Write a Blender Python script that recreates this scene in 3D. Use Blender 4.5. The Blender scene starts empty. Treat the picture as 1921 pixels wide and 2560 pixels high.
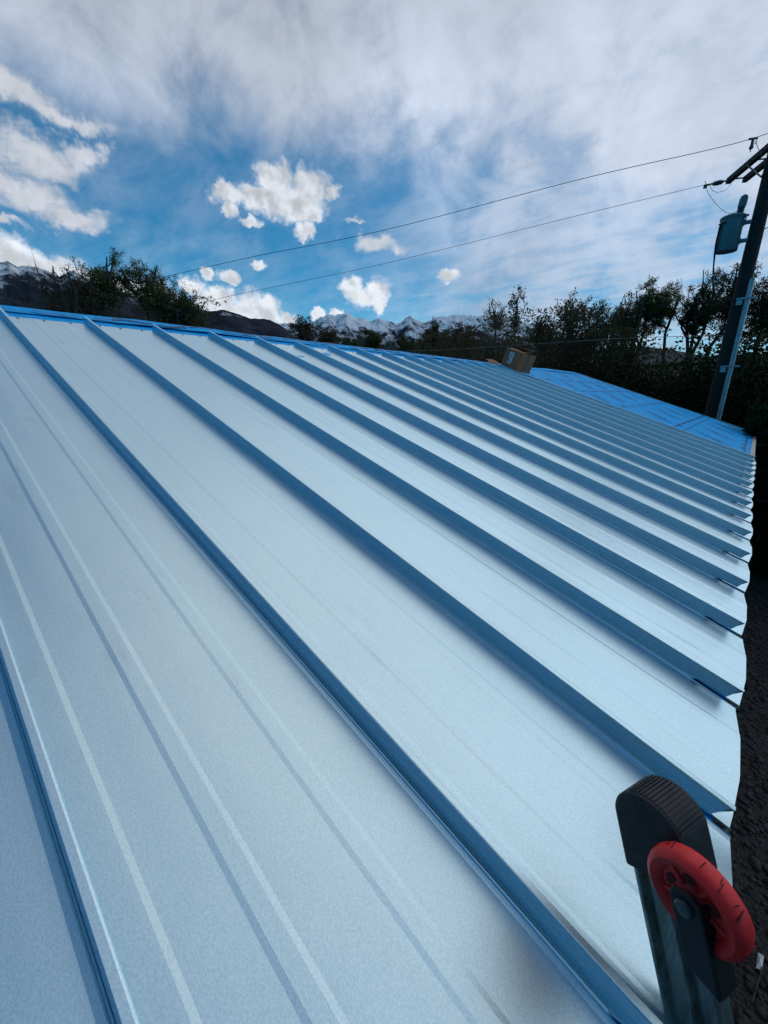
import bpy, math, random
import numpy as np
from mathutils import Vector, Matrix
from math import sin, cos, tan, atan, atan2, asin, radians, degrees, pi, hypot

sc = bpy.context.scene
col = sc.collection

# ------------------------------------------------------------------ camera
FPX = 1007.37                                   # focal length in pixels of the 1921 x 2560 photograph
RIGHT = (0.7447939634572915, 0.6672154527845398, 0.010270908564309511)
DOWN = (0.20048255358620753, -0.20905928306368426, -0.9571316324685425)
FWD = (-0.6364657867509192, 0.7149250000734735, -0.2894711497971847)
CAM = (-0.11037863, -0.00282476, 3.30658131)
cd = bpy.data.cameras.new('camera'); cam = bpy.data.objects.new('camera', cd); col.objects.link(cam)
m3 = Matrix((RIGHT, tuple(-x for x in DOWN), tuple(-x for x in FWD))).transposed()
cam.matrix_world = Matrix.Translation(CAM) @ m3.to_4x4()
cd.sensor_fit = 'HORIZONTAL'; cd.sensor_width = 36.0; cd.lens = 36.0 * FPX / 1921
cd.clip_start = 0.02; cd.clip_end = 60000
sc.camera = cam

def ray(px, py):
    a, b = (px - 960.5) / FPX, (py - 1280) / FPX
    d = np.array([RIGHT[i] * a + DOWN[i] * b + FWD[i] for i in range(3)])
    return d / np.linalg.norm(d)
def azel(px, py):
    d = ray(px, py); return degrees(atan2(d[0], d[1])), degrees(asin(d[2]))
def at_dist(px, py, dist):                      # a point at this horizontal distance along the pixel's direction
    d = ray(px, py); t = dist / hypot(d[0], d[1]); return np.array(CAM) + t * d
def at_y(px, py, y):
    d = ray(px, py); t = (y - CAM[1]) / d[1]; return np.array(CAM) + t * d
def at_depth(px, py, z):                         # a point this far along the camera's axis
    d = ray(px, py); return np.array(CAM) + d * (z / float(np.dot(FWD, d)))
def on_upright(p0, d, px, py):                  # where the pixel's direction meets the upright plane through p0 along d
    az, el = azel(px, py); t = tan(radians(az))
    s = (t * (p0[1] - CAM[1]) - (p0[0] - CAM[0])) / (d[0] - t * d[1])
    q = np.array(p0[:2]) + s * np.array(d[:2])
    return Vector((q[0], q[1], CAM[2] + hypot(q[0] - CAM[0], q[1] - CAM[1]) * tan(radians(el))))

# ------------------------------------------------------------------ node expressions
class Net:
    def __init__(self, nt): self.nt = nt
    def put(self, sock, v):
        if isinstance(v, X): self.nt.links.new(v.s, sock)
        elif v is not None: sock.default_value = v
    def math(self, op, *a, clamp=False):
        n = self.nt.nodes.new('ShaderNodeMath'); n.operation = op; n.use_clamp = clamp
        for i, v in enumerate(a): self.put(n.inputs[i], v)
        return X(self, n.outputs[0])
    def vmath(self, op, *a):
        n = self.nt.nodes.new('ShaderNodeVectorMath'); n.operation = op
        for i, v in enumerate(a): self.put(n.inputs[i], v)
        return X(self, n.outputs['Value'] if op in ('LENGTH', 'DOT_PRODUCT', 'DISTANCE') else n.outputs[0])
    def vec(self, x, y, z=0.0):
        n = self.nt.nodes.new('ShaderNodeCombineXYZ')
        for i, v in enumerate((x, y, z)): self.put(n.inputs[i], v)
        return X(self, n.outputs[0])
    def sep(self, v):
        n = self.nt.nodes.new('ShaderNodeSeparateXYZ'); self.put(n.inputs[0], v)
        return [X(self, o) for o in n.outputs]
    def step(self, v, a, b, lo=0.0, hi=1.0, smooth=True):
        n = self.nt.nodes.new('ShaderNodeMapRange'); n.interpolation_type = 'SMOOTHSTEP' if smooth else 'LINEAR'; n.clamp = True
        for i, q in enumerate((v, a, b, lo, hi)): self.put(n.inputs[i], q)
        return X(self, n.outputs[0])
    def noise(self, vec, scale, detail=2.0, rough=0.5, dist=0.0, color=False):
        n = self.nt.nodes.new('ShaderNodeTexNoise')
        self.put(n.inputs['Vector'], vec); n.inputs['Scale'].default_value = scale; n.inputs['Detail'].default_value = detail
        n.inputs['Roughness'].default_value = rough; n.inputs['Distortion'].default_value = dist
        return X(self, n.outputs['Color' if color else 'Fac'])
    def voro(self, vec, scale, feature='F1', out='Distance'):
        n = self.nt.nodes.new('ShaderNodeTexVoronoi'); n.feature = feature
        self.put(n.inputs['Vector'], vec); n.inputs['Scale'].default_value = scale
        return X(self, n.outputs[out])
    def mix(self, f, a, b, blend='MIX'):
        n = self.nt.nodes.new('ShaderNodeMix'); n.data_type = 'RGBA'; n.blend_type = blend; n.clamp_factor = True
        self.put(n.inputs[0], f)
        for i, v in ((6, a), (7, b)):
            if isinstance(v, tuple) and len(v) == 3: v = (*v, 1.0)
            self.put(n.inputs[i], v)
        return X(self, n.outputs[2])
    def bump(self, h, strength=0.3, dist=0.01, normal=None):
        n = self.nt.nodes.new('ShaderNodeBump'); n.inputs['Strength'].default_value = strength; n.inputs['Distance'].default_value = dist
        self.put(n.inputs['Height'], h)
        if normal is not None: self.put(n.inputs['Normal'], normal)
        return X(self, n.outputs[0])
class X:
    def __init__(self, n, s): self.n = n; self.s = s
    def __add__(self, o): return self.n.math('ADD', self, o)
    __radd__ = __add__
    def __sub__(self, o): return self.n.math('SUBTRACT', self, o)
    def __rsub__(self, o): return self.n.math('SUBTRACT', o, self)
    def __mul__(self, o): return self.n.math('MULTIPLY', self, o)
    __rmul__ = __mul__
    def __truediv__(self, o): return self.n.math('DIVIDE', self, o)

# ------------------------------------------------------------------ sky and sun
SUN_AZ, SUN_EL = 22.0, 54.0
SKY_STRENGTH = 0.1
w = bpy.data.worlds.new('World'); sc.world = w; w.use_nodes = True
w.cycles.sampling_method = 'MANUAL'; w.cycles.sample_map_resolution = 384
nt = w.node_tree; nt.nodes.clear(); N = Net(nt)
sky = nt.nodes.new('ShaderNodeTexSky'); sky.sky_type = 'NISHITA'; sky.sun_disc = False
sky.sun_elevation = radians(SUN_EL); sky.sun_rotation = radians(SUN_AZ); sky.altitude = 1400
sky.air_density = 1.0; sky.dust_density = 0.35; sky.ozone_density = 2.0
blue = N.mix(1.0, X(N, sky.outputs[0]), (0.17, 0.87, 1.06), 'MULTIPLY')   # deep, dry mountain blue
tc = nt.nodes.new('ShaderNodeTexCoord'); D = X(N, tc.outputs['Generated'])
dx, dy, dz = N.sep(D)
az = N.math('ARCTAN2', dx, dy) * degrees(1); el = N.math('ARCSINE', dz) * degrees(1)
# domain warp so that cloud edges break up
wn = N.noise(D, 16.0, 5.0, 0.6, color=True); wx, wy, wz = N.sep(wn)
wf = N.noise(D, 70.0, 3.0, 0.6, color=True); fx, fy, fz = N.sep(wf)
P1 = N.vec(az + (wx - 0.5) * 2.6 + (fx - 0.5) * 1.3, el + (wy - 0.5) * 2.2 + (fy - 0.5) * 1.3)
def field(P, blobs):
    best = None
    for cx, cy, rx, ry in blobs:
        a, e = azel(cx, cy)
        a1, e1 = azel(cx + rx, cy); a2, e2 = azel(cx, cy + ry)
        kx, ky = 1.0 / max(abs(a1 - a), .2), 1.0 / max(abs(e2 - e), .2)
        d = N.vmath('LENGTH', N.vmath('MULTIPLY_ADD', P, (kx, ky, 0), (-a * kx, -e * ky, 0)))
        best = d if best is None else N.math('MINIMUM', best, d)
    return 1.0 - best
CUMULUS = [(688, 448, 42, 40), (777, 467, 46, 44), (832, 484, 18, 18), (717, 504, 92, 42), (645, 498, 64, 32), (584, 492, 46, 26),
           (760, 535, 42, 22), (580, 533, 20, 18), (552, 474, 11, 26), (628, 553, 24, 11), (755, 580, 22, 24), (647, 663, 18, 12),
           (515, 680, 16, 14), (572, 692, 28, 14), (881, 719, 25, 26), (945, 727, 30, 32), (920, 742, 42, 26), (951, 768, 18, 18),
           (1124, 692, 26, 12), (625, 768, 42, 38), (669, 778, 34, 38), (720, 800, 28, 20), (478, 714, 34, 22), (547, 742, 50, 26),
           (560, 785, 100, 36), (20, 640, 62, 48), (154, 672, 70, 30), (95, 668, 46, 32), (290, 735, 130, 40), (797, 787, 17, 16), (850, 778, 14, 10)]
SOFT = [(40, 225, 130, 50), (150, 280, 110, 28), (110, 395, 150, 52), (225, 385, 50, 30), (60, 470, 120, 50), (170, 530, 90, 30), (20, 556, 60, 12),
        (925, 607, 60, 22), (890, 550, 30, 8)]
cf = field(P1, CUMULUS)
bn = N.noise(D, 42.0, 4.0, 0.52)
cum = N.step(cf + (bn - 0.5) * 0.9 + (N.noise(D, 110.0, 2.0, 0.5) - 0.5) * 0.2, -0.42, 0.40)
# relief: the same noise, looked up a little towards the sun
sv = (sin(radians(SUN_AZ)) * cos(radians(SUN_EL)), cos(radians(SUN_AZ)) * cos(radians(SUN_EL)), sin(radians(SUN_EL)))
bn2 = N.noise(N.vmath('ADD', D, tuple(0.012 * q for q in sv)), 42.0, 4.0, 0.52)
bs_ = N.noise(D, 24.0, 3.0, 0.5); bs2 = N.noise(N.vmath('ADD', D, tuple(0.018 * q for q in sv)), 24.0, 3.0, 0.5)
relief = N.step(bs_ - bs2 + (bn - bn2) * 0.35, -0.20, 0.16)
cum_v = N.math('MULTIPLY_ADD', relief, 0.26, 0.60) + N.step(cf, 0.55, -0.15, 0.0, 0.16) - N.step(el, 14.0, 24.0, 0.0, 0.10)
# streaky soft bank on the left
P2 = N.vec(az + (wx - 0.5) * 9.0 + (fx - 0.5) * 1.5, el + (wy - 0.5) * 5.0 + (fy - 0.5) * 1.2)
sf = field(P2, SOFT)
stn = N.noise(N.vmath('MULTIPLY', N.vec(az + el * 0.9, el - az * 0.25), (0.05, 0.22, 0)), 1.0, 5.0, 0.6)
soft = N.step(sf + (stn - 0.5) * 1.5 + (bn - 0.5) * 0.25, -0.42, 0.72)
# high sheet: laid out on a level plane overhead
qz = dz + 0.14
Q = N.vec(dx / qz, dy / qz)
s1 = N.noise(Q, 1.15, 7.0, 0.58, 0.35); s2 = N.noise(N.vmath('ADD', Q, (7.3, 2.1, 0)), 0.8, 3.0, 0.5); s3 = N.noise(N.vmath('MULTIPLY', Q, (1.0, 2.2, 1.0)), 3.0, 6.0, 0.62, 0.5)
edge = 23.5 - N.math('MINIMUM', N.math('MAXIMUM', az + 56.0, 0.0), 62.0) * 0.22
open_behind = N.step(dy - dx * 0.14 + (s2 - 0.5) * 0.20, 0.03, 0.25)
s4 = N.noise(D, 8.0, 6.0, 0.6, 0.3)
hi = el - edge + (s1 - 0.5) * 14.0 + (s4 - 0.5) * 12.0
sheet = N.step(hi, -2.5, 9.0) * open_behind * N.step(s3 * 0.5 + s4 + s1 * 0.5, 0.62, 1.06, 0.66, 0.97)
veil = N.step(az, -54.0, -24.0) * N.step(s3 * 0.4 + s4 * 0.45 + s1 * 0.3, 0.38, 0.66, 0.16, 0.78) * open_behind * N.step(el, 0.0, 6.0, 0.7, 1.0)
thin = N.step(s4 * 0.6 + s3 * 0.5, 0.40, 0.72, 0.02, 0.24) * open_behind            # thin cirrus over the open blue
sheet = N.math('MAXIMUM', N.math('MAXIMUM', sheet, veil), thin)
thick = N.step(s2 * 0.55 + s1 * 0.5 + N.step(el, 24.0, 40.0, 0.0, 0.10), 0.36, 0.70)
sund = N.vmath('DOT_PRODUCT', D, sv)
glow = N.math('POWER', N.math('MAXIMUM', sund, 0.0), 5.0)
sheet_v = 0.68 - thick * 0.18 + (s3 - 0.5) * 0.16 + (s4 - 0.5) * 0.42 + glow * 0.14 + N.step(N.vmath('DISTANCE', N.vec(az, el), (-38.0, 26.0, 0.0)), 16.0, 2.0, 0.0, 0.10)
K = 1.0 / SKY_STRENGTH
def lit(v, c): return N.vmath('SCALE', c) if False else N.mix(1.0, N.vec(v * K * c[0], v * K * c[1], v * K * c[2]), (1, 1, 1), 'MULTIPLY')
up_ = N.step(el, 33.0, 68.0)                         # an overcast sky is brightest overhead
sheet_c = N.mix(up_, lit(sheet_v, (0.88, 0.99, 1.18)), lit(sheet_v * 0.86, (1.05, 1.0, 1.02)))
c = N.mix(sheet, blue, sheet_c)
c = N.mix(soft * 0.88, c, lit(0.66 + (bn - 0.5) * 0.35 + (stn - 0.5) * 0.3, (0.96, 1.0, 1.08)))
c = N.mix(cum * 0.97, c, lit(cum_v, (0.95, 1.0, 1.07)))
bg = nt.nodes.new('ShaderNodeBackground'); bg.inputs['Strength'].default_value = SKY_STRENGTH
nt.links.new(c.s, bg.inputs['Color'])
out = nt.nodes.new('ShaderNodeOutputWorld'); nt.links.new(bg.outputs[0], out.inputs[0])

sl = bpy.data.lights.new('sun', 'SUN'); sun = bpy.data.objects.new('sun', sl); col.objects.link(sun)
sl.energy = 0.5; sl.angle = radians(100); sl.color = (1.0, 0.96, 0.9)
sun.rotation_euler = Vector(sv).to_track_quat('Z', 'Y').to_euler(); sun.location = (5, 5, 30)
sc.cycles.adaptive_threshold = 0.02; sc.cycles.max_bounces = 6; sc.cycles.diffuse_bounces = 3; sc.cycles.glossy_bounces = 4; sc.cycles.transmission_bounces = 2; sc.cycles.caustics_reflective = True
vs = sc.view_settings; vs.view_transform = 'Standard'; vs.look = 'None'; vs.exposure = 0.0; vs.gamma = 1.0

# ------------------------------------------------------------------ helpers
def tag(o, label=None, cat=None, group=None, kind=None):
    if label: o['label'] = label
    if cat: o['category'] = cat
    if group: o['group'] = group
    if kind: o['kind'] = kind
    return o
def empty(name, loc=(0, 0, 0)):
    o = bpy.data.objects.new(name, None); o.location = loc; o.empty_display_size = 0.1; col.objects.link(o); return o
def place(name, me, mat=None, parent=None):
    o = bpy.data.objects.new(name, me); col.objects.link(o)
    if mat is not None and not me.materials: me.materials.append(mat)
    if parent is not None:
        o.parent = parent
        M = parent.location.copy() if parent.parent is None else parent.location + parent.parent.location
        o.location = -M                                   # meshes are written in world coordinates
    return o
class MB:
    def __init__(self): self.v = []; self.f = []
    def add(self, vs, fs):
        b = len(self.v); self.v += [tuple(p) for p in vs]; self.f += [tuple(i + b for i in q) for q in fs]; return self
    def box(self, c, s, R=None):
        x, y, z = s[0] / 2, s[1] / 2, s[2] / 2; c = Vector(c)
        vs = [Vector(p) for p in ((-x, -y, -z), (x, -y, -z), (x, y, -z), (-x, y, -z), (-x, -y, z), (x, -y, z), (x, y, z), (-x, y, z))]
        if R is not None: vs = [R @ p for p in vs]
        return self.add([c + p for p in vs], [(0, 3, 2, 1), (4, 5, 6, 7), (0, 1, 5, 4), (1, 2, 6, 5), (2, 3, 7, 6), (3, 0, 4, 7)])
    def tube(self, pts, rad, n=8, cap=True):
        pts = [Vector(p) for p in pts]; rad = rad if isinstance(rad, (list, tuple)) else [rad] * len(pts)
        t = (pts[1] - pts[0]).normalized(); a = t.cross(Vector((0, 0, 1)) if abs(t.z) < .9 else Vector((1, 0, 0))).normalized()
        vs = []
        for i, p in enumerate(pts):
            t = (pts[min(i + 1, len(pts) - 1)] - pts[max(i - 1, 0)]).normalized()
            a = (a - t * a.dot(t)).normalized(); b = t.cross(a)
            vs += [p + (a * cos(2 * pi * k / n) + b * sin(2 * pi * k / n)) * rad[i] for k in range(n)]
        fs = [(i * n + k, i * n + (k + 1) % n, (i + 1) * n + (k + 1) % n, (i + 1) * n + k) for i in range(len(pts) - 1) for k in range(n)]
        if cap: fs += [tuple(range(n))[::-1], tuple((len(pts) - 1) * n + k for k in range(n))]
        return self.add(vs, fs)
    def lathe(self, o, ax, prof, n=32):                   # prof: (radius, height) along axis ax from o
        o = Vector(o); ax = Vector(ax).normalized(); a = ax.orthogonal().normalized(); b = ax.cross(a)
        vs = [o + ax * h + (a * cos(2 * pi * k / n) + b * sin(2 * pi * k / n)) * max(r, 1e-5) for r, h in prof for k in range(n)]
        fs = [(i * n + k, i * n + (k + 1) % n, (i + 1) * n + (k + 1) % n, (i + 1) * n + k) for i in range(len(prof) - 1) for k in range(n)]
        return self.add(vs, fs)
    def prism(self, poly, o, ex, ey, ez, depth):          # polygon in (ex, ey) pushed out along ez
        o, ex, ey, ez = Vector(o), Vector(ex), Vector(ey), Vector(ez); n = len(poly)
        vs = [o + ex * x + ey * y for x, y in poly] + [o + ex * x + ey * y + ez * depth for x, y in poly]
        return self.add(vs, [tuple(range(n))[::-1], tuple(range(n, 2 * n))] + [(k, (k + 1) % n, n + (k + 1) % n, n + k) for k in range(n)])
    def build(self, name, mat, parent=None, smooth=False, bevel=0):
        me = bpy.data.meshes.new(name); me.from_pydata(self.v, [], self.f); me.update()
        if smooth: me.shade_smooth(); me.set_sharp_from_angle(angle=radians(40))
        o = place(name, me, mat, parent)
        if bevel: b = o.modifiers.new('bevel', 'BEVEL'); b.width = bevel; b.segments = 2; b.limit_method = 'ANGLE'
        return o
def quick_mesh(name, V, F, smooth=False):                 # numpy arrays; F is (n, k)
    me = bpy.data.meshes.new(name); V = np.asarray(V, np.float32); F = np.asarray(F, np.int32); k = F.shape[1]
    me.vertices.add(len(V)); me.vertices.foreach_set('co', V.ravel())
    me.loops.add(F.size); me.loops.foreach_set('vertex_index', F.ravel())
    me.polygons.add(len(F)); me.polygons.foreach_set('loop_start', np.arange(0, F.size, k, dtype=np.int32))
    me.update(calc_edges=True)
    if smooth: me.shade_smooth()
    return me
def material(name, color, rough=0.6, metal=0.0, spec=0.5, fn=None):
    m = bpy.data.materials.new(name); m.use_nodes = True; n = Net(m.node_tree)
    b = m.node_tree.nodes['Principled BSDF']
    b.inputs['Base Color'].default_value = (*color, 1); b.inputs['Roughness'].default_value = rough
    b.inputs['Metallic'].default_value = metal; b.inputs['Specular IOR Level'].default_value = spec
    if fn:
        t = m.node_tree.nodes.new('ShaderNodeTexCoord'); g = m.node_tree.nodes.new('ShaderNodeNewGeometry')
        r = fn(n, X(n, t.outputs['Object']), X(n, g.outputs['Position']))
        for k, v in r.items(): n.put(b.inputs[k], v)
    return m
def mottled(c1, c2, scale, bump=0.0, bscale=None, detail=5.0, dist=0.01):
    def fn(n, O, P):
        r = {'Base Color': n.mix(n.step(n.noise(P, scale, detail, 0.6), 0.32, 0.68), c1, c2)}
        if bump: r['Normal'] = n.bump(n.noise(P, bscale or scale * 3, 4.0, 0.6), bump, dist)
        return r
    return fn

# ------------------------------------------------------------------ materials
TH = atan(4 / 12); CT, ST = cos(TH), sin(TH); HE = 2.6     # 4-in-12 roof, eave height
def roof_pt(u, v, n): return (CT * v + ST * n, u, HE - ST * v + CT * n)   # u along the eave, v down the slope, n off the rib tops

def metal_fn(n, O, P):
    g = n.noise(P, 360.0, 2.0, 0.65); g2 = n.noise(P, 700.0, 1.0, 0.5)
    grain = g * 0.7 + g2 * 0.3
    can = n.noise(n.vmath('MULTIPLY', P, (0.6, 3.0, 0.6)), 1.4, 2.0, 0.5)        # slight oil-canning
    nb = n.bump(can, 0.10, 0.05); nb = n.bump(grain, 0.14, 0.001, nb)
    dirt = n.step(n.noise(P, 2.3, 6.0, 0.68), 0.50, 0.70)
    sm = n.noise(n.vmath('MULTIPLY', P, (1.0, 9.0, 1.0)), 3.0, 5.0, 0.65)
    smear = n.step(sm, 0.52, 0.76) * dirt
    c = n.mix(n.step(grain, 0.35, 0.65), (0.545, 0.755, 0.835), (0.685, 0.88, 0.94))
    c = n.mix(smear * 0.5, c, (0.40, 0.46, 0.52))
    # scattered small scuffs
    v = n.voro(n.vmath('MULTIPLY', P, (1.0, 1.0, 1.0)), 3.1); scuff = n.step(v, 0.05, 0.02) * n.step(n.noise(P, 60.0, 3.0, 0.7), 0.5, 0.62)
    c = n.mix(scuff * 0.5, c, (0.20, 0.23, 0.27))
    patch = n.step(n.noise(n.vmath('ADD', P, (3.7, 1.9, 0.4)), 1.25, 3.0, 0.5), 0.54, 0.68)               # trodden, scuffed patches
    spk = n.step(n.noise(n.vmath('MULTIPLY', P, (1.0, 1.6, 1.0)), 34.0, 6.0, 0.75), 0.54, 0.70)
    c = n.mix(patch * spk * 0.42, c, (0.30, 0.35, 0.40))
    return {'Base Color': c, 'Roughness': n.math('MULTIPLY_ADD', n.noise(P, 5.0, 4.0, 0.6), 0.10, 0.32) + grain * 0.04, 'Normal': nb}
M_metal = material('galvalume', (0.65, 0.75, 0.85), 0.36, 1.0, fn=metal_fn)
M_under = material('blue_underlayment', (0.012, 0.22, 0.72), 0.65, 0.0, 0.12,
                   lambda n, O, P: {'Base Color': n.mix(n.noise(P, 3.0, 4.0), (0.0, 0.42, 0.95), (0.0, 0.52, 1.0)), 'Normal': n.bump(n.noise(P, 7.0, 4.0, 0.55), 0.8, 0.04)})
M_print = material('dark_print', (0.002, 0.07, 0.26), 0.5)
M_line = material('black_print', (0.003, 0.03, 0.10), 0.5)
M_deck = material('plywood', (0.30, 0.21, 0.12), 0.8, fn=mottled((0.30, 0.21, 0.12), (0.22, 0.15, 0.08), 8))
M_cream = material('cream_paint', (0.62, 0.56, 0.44), 0.6, fn=mottled((0.62, 0.56, 0.44), (0.52, 0.47, 0.38), 5, 0.1, 30))
M_wall = material('wall_siding', (0.40, 0.37, 0.33), 0.8, fn=mottled((0.42, 0.39, 0.35), (0.36, 0.33, 0.29), 3, 0.2, 25))
M_screw = material('screw_steel', (0.35, 0.36, 0.37), 0.4, 1.0)
M_rubber = material('black_rubber', (0.013, 0.014, 0.016), 0.62, fn=mottled((0.010, 0.011, 0.013), (0.030, 0.031, 0.034), 45, 0.25, 160, dist=0.002))
def rail_fn(n, O, P):
    s = n.noise(n.vmath('MULTIPLY', P, (30.0, 30.0, 1.5)), 3.0, 4.0, 0.6)
    return {'Base Color': n.mix(n.step(s, 0.35, 0.7), (0.13, 0.165, 0.165), (0.28, 0.34, 0.34)), 'Roughness': n.math('MULTIPLY_ADD', s, 0.25, 0.28), 'Normal': n.bump(s, 0.06, 0.004)}
M_rail = material('dull_aluminium', (0.14, 0.16, 0.18), 0.4, 0.85, fn=rail_fn)
M_red = material('red_plastic', (0.60, 0.02, 0.022), 0.5, 0, 0.4, fn=mottled((0.85, 0.030, 0.028), (0.66, 0.020, 0.020), 30, 0.25, 90, dist=0.002))
M_crack = material('crack_dark', (0.09, 0.006, 0.006), 0.8)
M_blackmetal = material('black_bracket', (0.012, 0.013, 0.015), 0.5, 0.3)
M_bolt = material('bolt_zinc', (0.09, 0.10, 0.11), 0.5, 0.8)
M_pole = material('creosote_pole', (0.020, 0.014, 0.011), 0.85, fn=lambda n, O, P: {'Base Color': n.mix(n.noise(n.vmath('MULTIPLY', P, (14, 14, .6)), 2, 5, .65), (0.010, 0.008, 0.007), (0.045, 0.030, 0.022)), 'Normal': n.bump(n.noise(n.vmath('MULTIPLY', P, (14, 14, .6)), 2, 4, .6), 0.5, 0.02)})
M_tank = material('grey_enamel', (0.10, 0.15, 0.17), 0.4, fn=mottled((0.125, 0.18, 0.20), (0.09, 0.14, 0.16), 6))
M_galv = material('galvanised_pipe', (0.40, 0.44, 0.47), 0.45, 0.7, fn=mottled((0.42, 0.46, 0.49), (0.30, 0.34, 0.37), 12))
M_cable = material('black_cable', (0.012, 0.012, 0.013), 0.6)
M_wire = material('weathered_wire', (0.10, 0.115, 0.12), 0.55, 0.5)
M_alu = material('bare_wire', (0.16, 0.16, 0.16), 0.5, 0.5)
M_insul = material('porcelain', (0.05, 0.07, 0.08), 0.25)
M_card = material('cardboard', (0.30, 0.185, 0.095), 0.85, fn=lambda n, O, P: {'Base Color': n.mix(n.noise(P, 14, 4), (0.46, 0.18, 0.075), (0.36, 0.135, 0.055)), 'Normal': n.bump(n.noise(P, 40, 3), 0.15, 0.005)})
M_label = material('paper_label', (0.70, 0.72, 0.74), 0.6)
M_tape = material('parcel_tape', (0.20, 0.13, 0.07), 0.25)
M_ink = material('ink', (0.02, 0.02, 0.03), 0.7)
M_bark = material('bark', (0.09, 0.07, 0.055), 0.9, fn=mottled((0.11, 0.085, 0.066), (0.06, 0.047, 0.037), 12, 0.5, 30))
def leafmat(name, c1, c2, trans=0.25):
    m = bpy.data.materials.new(name); m.use_nodes = True; n = Net(m.node_tree); m.node_tree.nodes.clear()
    g = m.node_tree.nodes.new('ShaderNodeNewGeometry'); P = X(n, g.outputs['Position'])
    c = n.mix(n.step(n.noise(P, 1.1, 4.0, 0.65), 0.33, 0.67), c1, c2)
    c = n.mix(n.noise(P, 13.0, 2.0), c, n.mix(0.3, c, (0.02, 0.02, 0.01)))
    d = m.node_tree.nodes.new('ShaderNodeBsdfDiffuse'); t = m.node_tree.nodes.new('ShaderNodeBsdfTranslucent'); x = m.node_tree.nodes.new('ShaderNodeMixShader'); o = m.node_tree.nodes.new('ShaderNodeOutputMaterial')
    n.put(d.inputs[0], c); n.put(t.inputs[0], c); x.inputs[0].default_value = trans
    L = m.node_tree.links; L.new(d.outputs[0], x.inputs[1]); L.new(t.outputs[0], x.inputs[2]); L.new(x.outputs[0], o.inputs[0])
    return m
M_leaf = [leafmat('spring_leaves', (0.085, 0.110, 0.036), (0.13, 0.155, 0.060), 0.5),
          leafmat('olive_leaves', (0.075, 0.072, 0.034), (0.13, 0.115, 0.060), 0.45),
          leafmat('brown_buds', (0.085, 0.062, 0.040), (0.14, 0.105, 0.068), 0.4),
          leafmat('dark_needles', (0.014, 0.028, 0.014), (0.028, 0.048, 0.022), 0.1)]

# ------------------------------------------------------------------ ground and far land
def vnoise(seed):
    r = np.random.default_rng(seed); T = r.random((256, 256))
    def f(x, y):
        xi, yi = np.floor(x).astype(int), np.floor(y).astype(int); fx, fy = x - xi, y - yi
        fx, fy = fx * fx * (3 - 2 * fx), fy * fy * (3 - 2 * fy); g = lambda a, b: T[a % 256, b % 256]
        return (g(xi, yi) * (1 - fx) + g(xi + 1, yi) * fx) * (1 - fy) + (g(xi, yi + 1) * (1 - fx) + g(xi + 1, yi + 1) * fx) * fy
    return f
def ridged(seed, x, y, octs=6):
    f = vnoise(seed); s = 0; a = 0.5; q = 1.0
    for _ in range(octs): s = s + a * (1 - np.abs(2 * f(x * q, y * q) - 1)); a *= 0.5; q *= 2.03
    return s
def ground_fn(n, O, P):
    return {'Base Color': n.mix(n.step(n.noise(P, 0.25, 6, .6), .35, .65), (0.040, 0.042, 0.022), (0.070, 0.058, 0.036)), 'Normal': n.bump(n.noise(P, 4, 5, .7), .6, .1)}
M_ground = material('rough_ground', (0.05, 0.05, 0.03), 0.95, fn=ground_fn)
def lot_fn(n, O, P):
    a = n.noise(P, 55.0, 5.0, .7); v = n.voro(P, 48.0)
    return {'Base Color': n.mix(n.step(a, .3, .7), (0.018, 0.016, 0.016), (0.052, 0.046, 0.043)), 'Normal': n.bump(a * 0.5 + v, .9, .02)}
M_lot = material('dark_cinder', (0.03, 0.028, 0.027), 0.9, fn=lot_fn)
g = MB(); R = 30000.0
g.add([(R * cos(2 * pi * k / 64), R * sin(2 * pi * k / 64), 0) for k in range(64)] + [(0, 0, 0)], [(k, (k + 1) % 64, 64) for k in range(64)])
tag(g.build('ground', M_ground), 'rough dark ground running out to the mountains', 'ground', kind='structure')
g = MB(); g.add([(-0.6, -6, .012), (6.5, -6, .012), (6.5, 9.6, .012), (-0.6, 9.6, .012)], [(0, 1, 2, 3)])
tag(g.build('gravel_yard', M_lot), 'dark cinder gravel yard below the eave', 'yard', kind='structure')

rng = np.random.default_rng(5)
ico = np.array([(0, 0, 1), (.894, 0, .447), (.276, .851, .447), (-.724, .526, .447), (-.724, -.526, .447), (.276, -.851, .447), (.724, .526, -.447), (-.276, .851, -.447), (-.894, 0, -.447), (-.276, -.851, -.447), (.724, -.526, -.447), (0, 0, -1)])
icf = np.array([(0, 1, 2), (0, 2, 3), (0, 3, 4), (0, 4, 5), (0, 5, 1), (1, 6, 2), (2, 7, 3), (3, 8, 4), (4, 9, 5), (5, 10, 1), (1, 10, 6), (2, 6, 7), (3, 7, 8), (4, 8, 9), (5, 9, 10), (11, 7, 6), (11, 8, 7), (11, 9, 8), (11, 10, 9), (11, 6, 10)])
n_st = 16000
ctr = np.stack([rng.uniform(-0.25, 2.3, n_st), 0.2 + 9.3 * rng.random(n_st), np.full(n_st, .014)], 1)
sz = rng.gamma(4.0, .0042, n_st)[:, None] * np.array([1, 1, .7]) * rng.uniform(.6, 1.4, (n_st, 3))
Vst = (ctr[:, None, :] + (ico * rng.uniform(.75, 1.2, (n_st, 12, 1))) * sz[:, None, :]).reshape(-1, 3)
Fst = (icf[None] + 12 * np.arange(n_st)[:, None, None]).reshape(-1, 3)
M_stone = material('cinder_stone', (0.03, 0.027, 0.026), 0.85, fn=mottled((0.014, 0.012, 0.012), (0.060, 0.053, 0.049), 18))
tag(place('gravel', quick_mesh('gravel', Vst, Fst), M_stone), 'loose dark cinder gravel strewn over the yard', 'gravel', kind='stuff')

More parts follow.
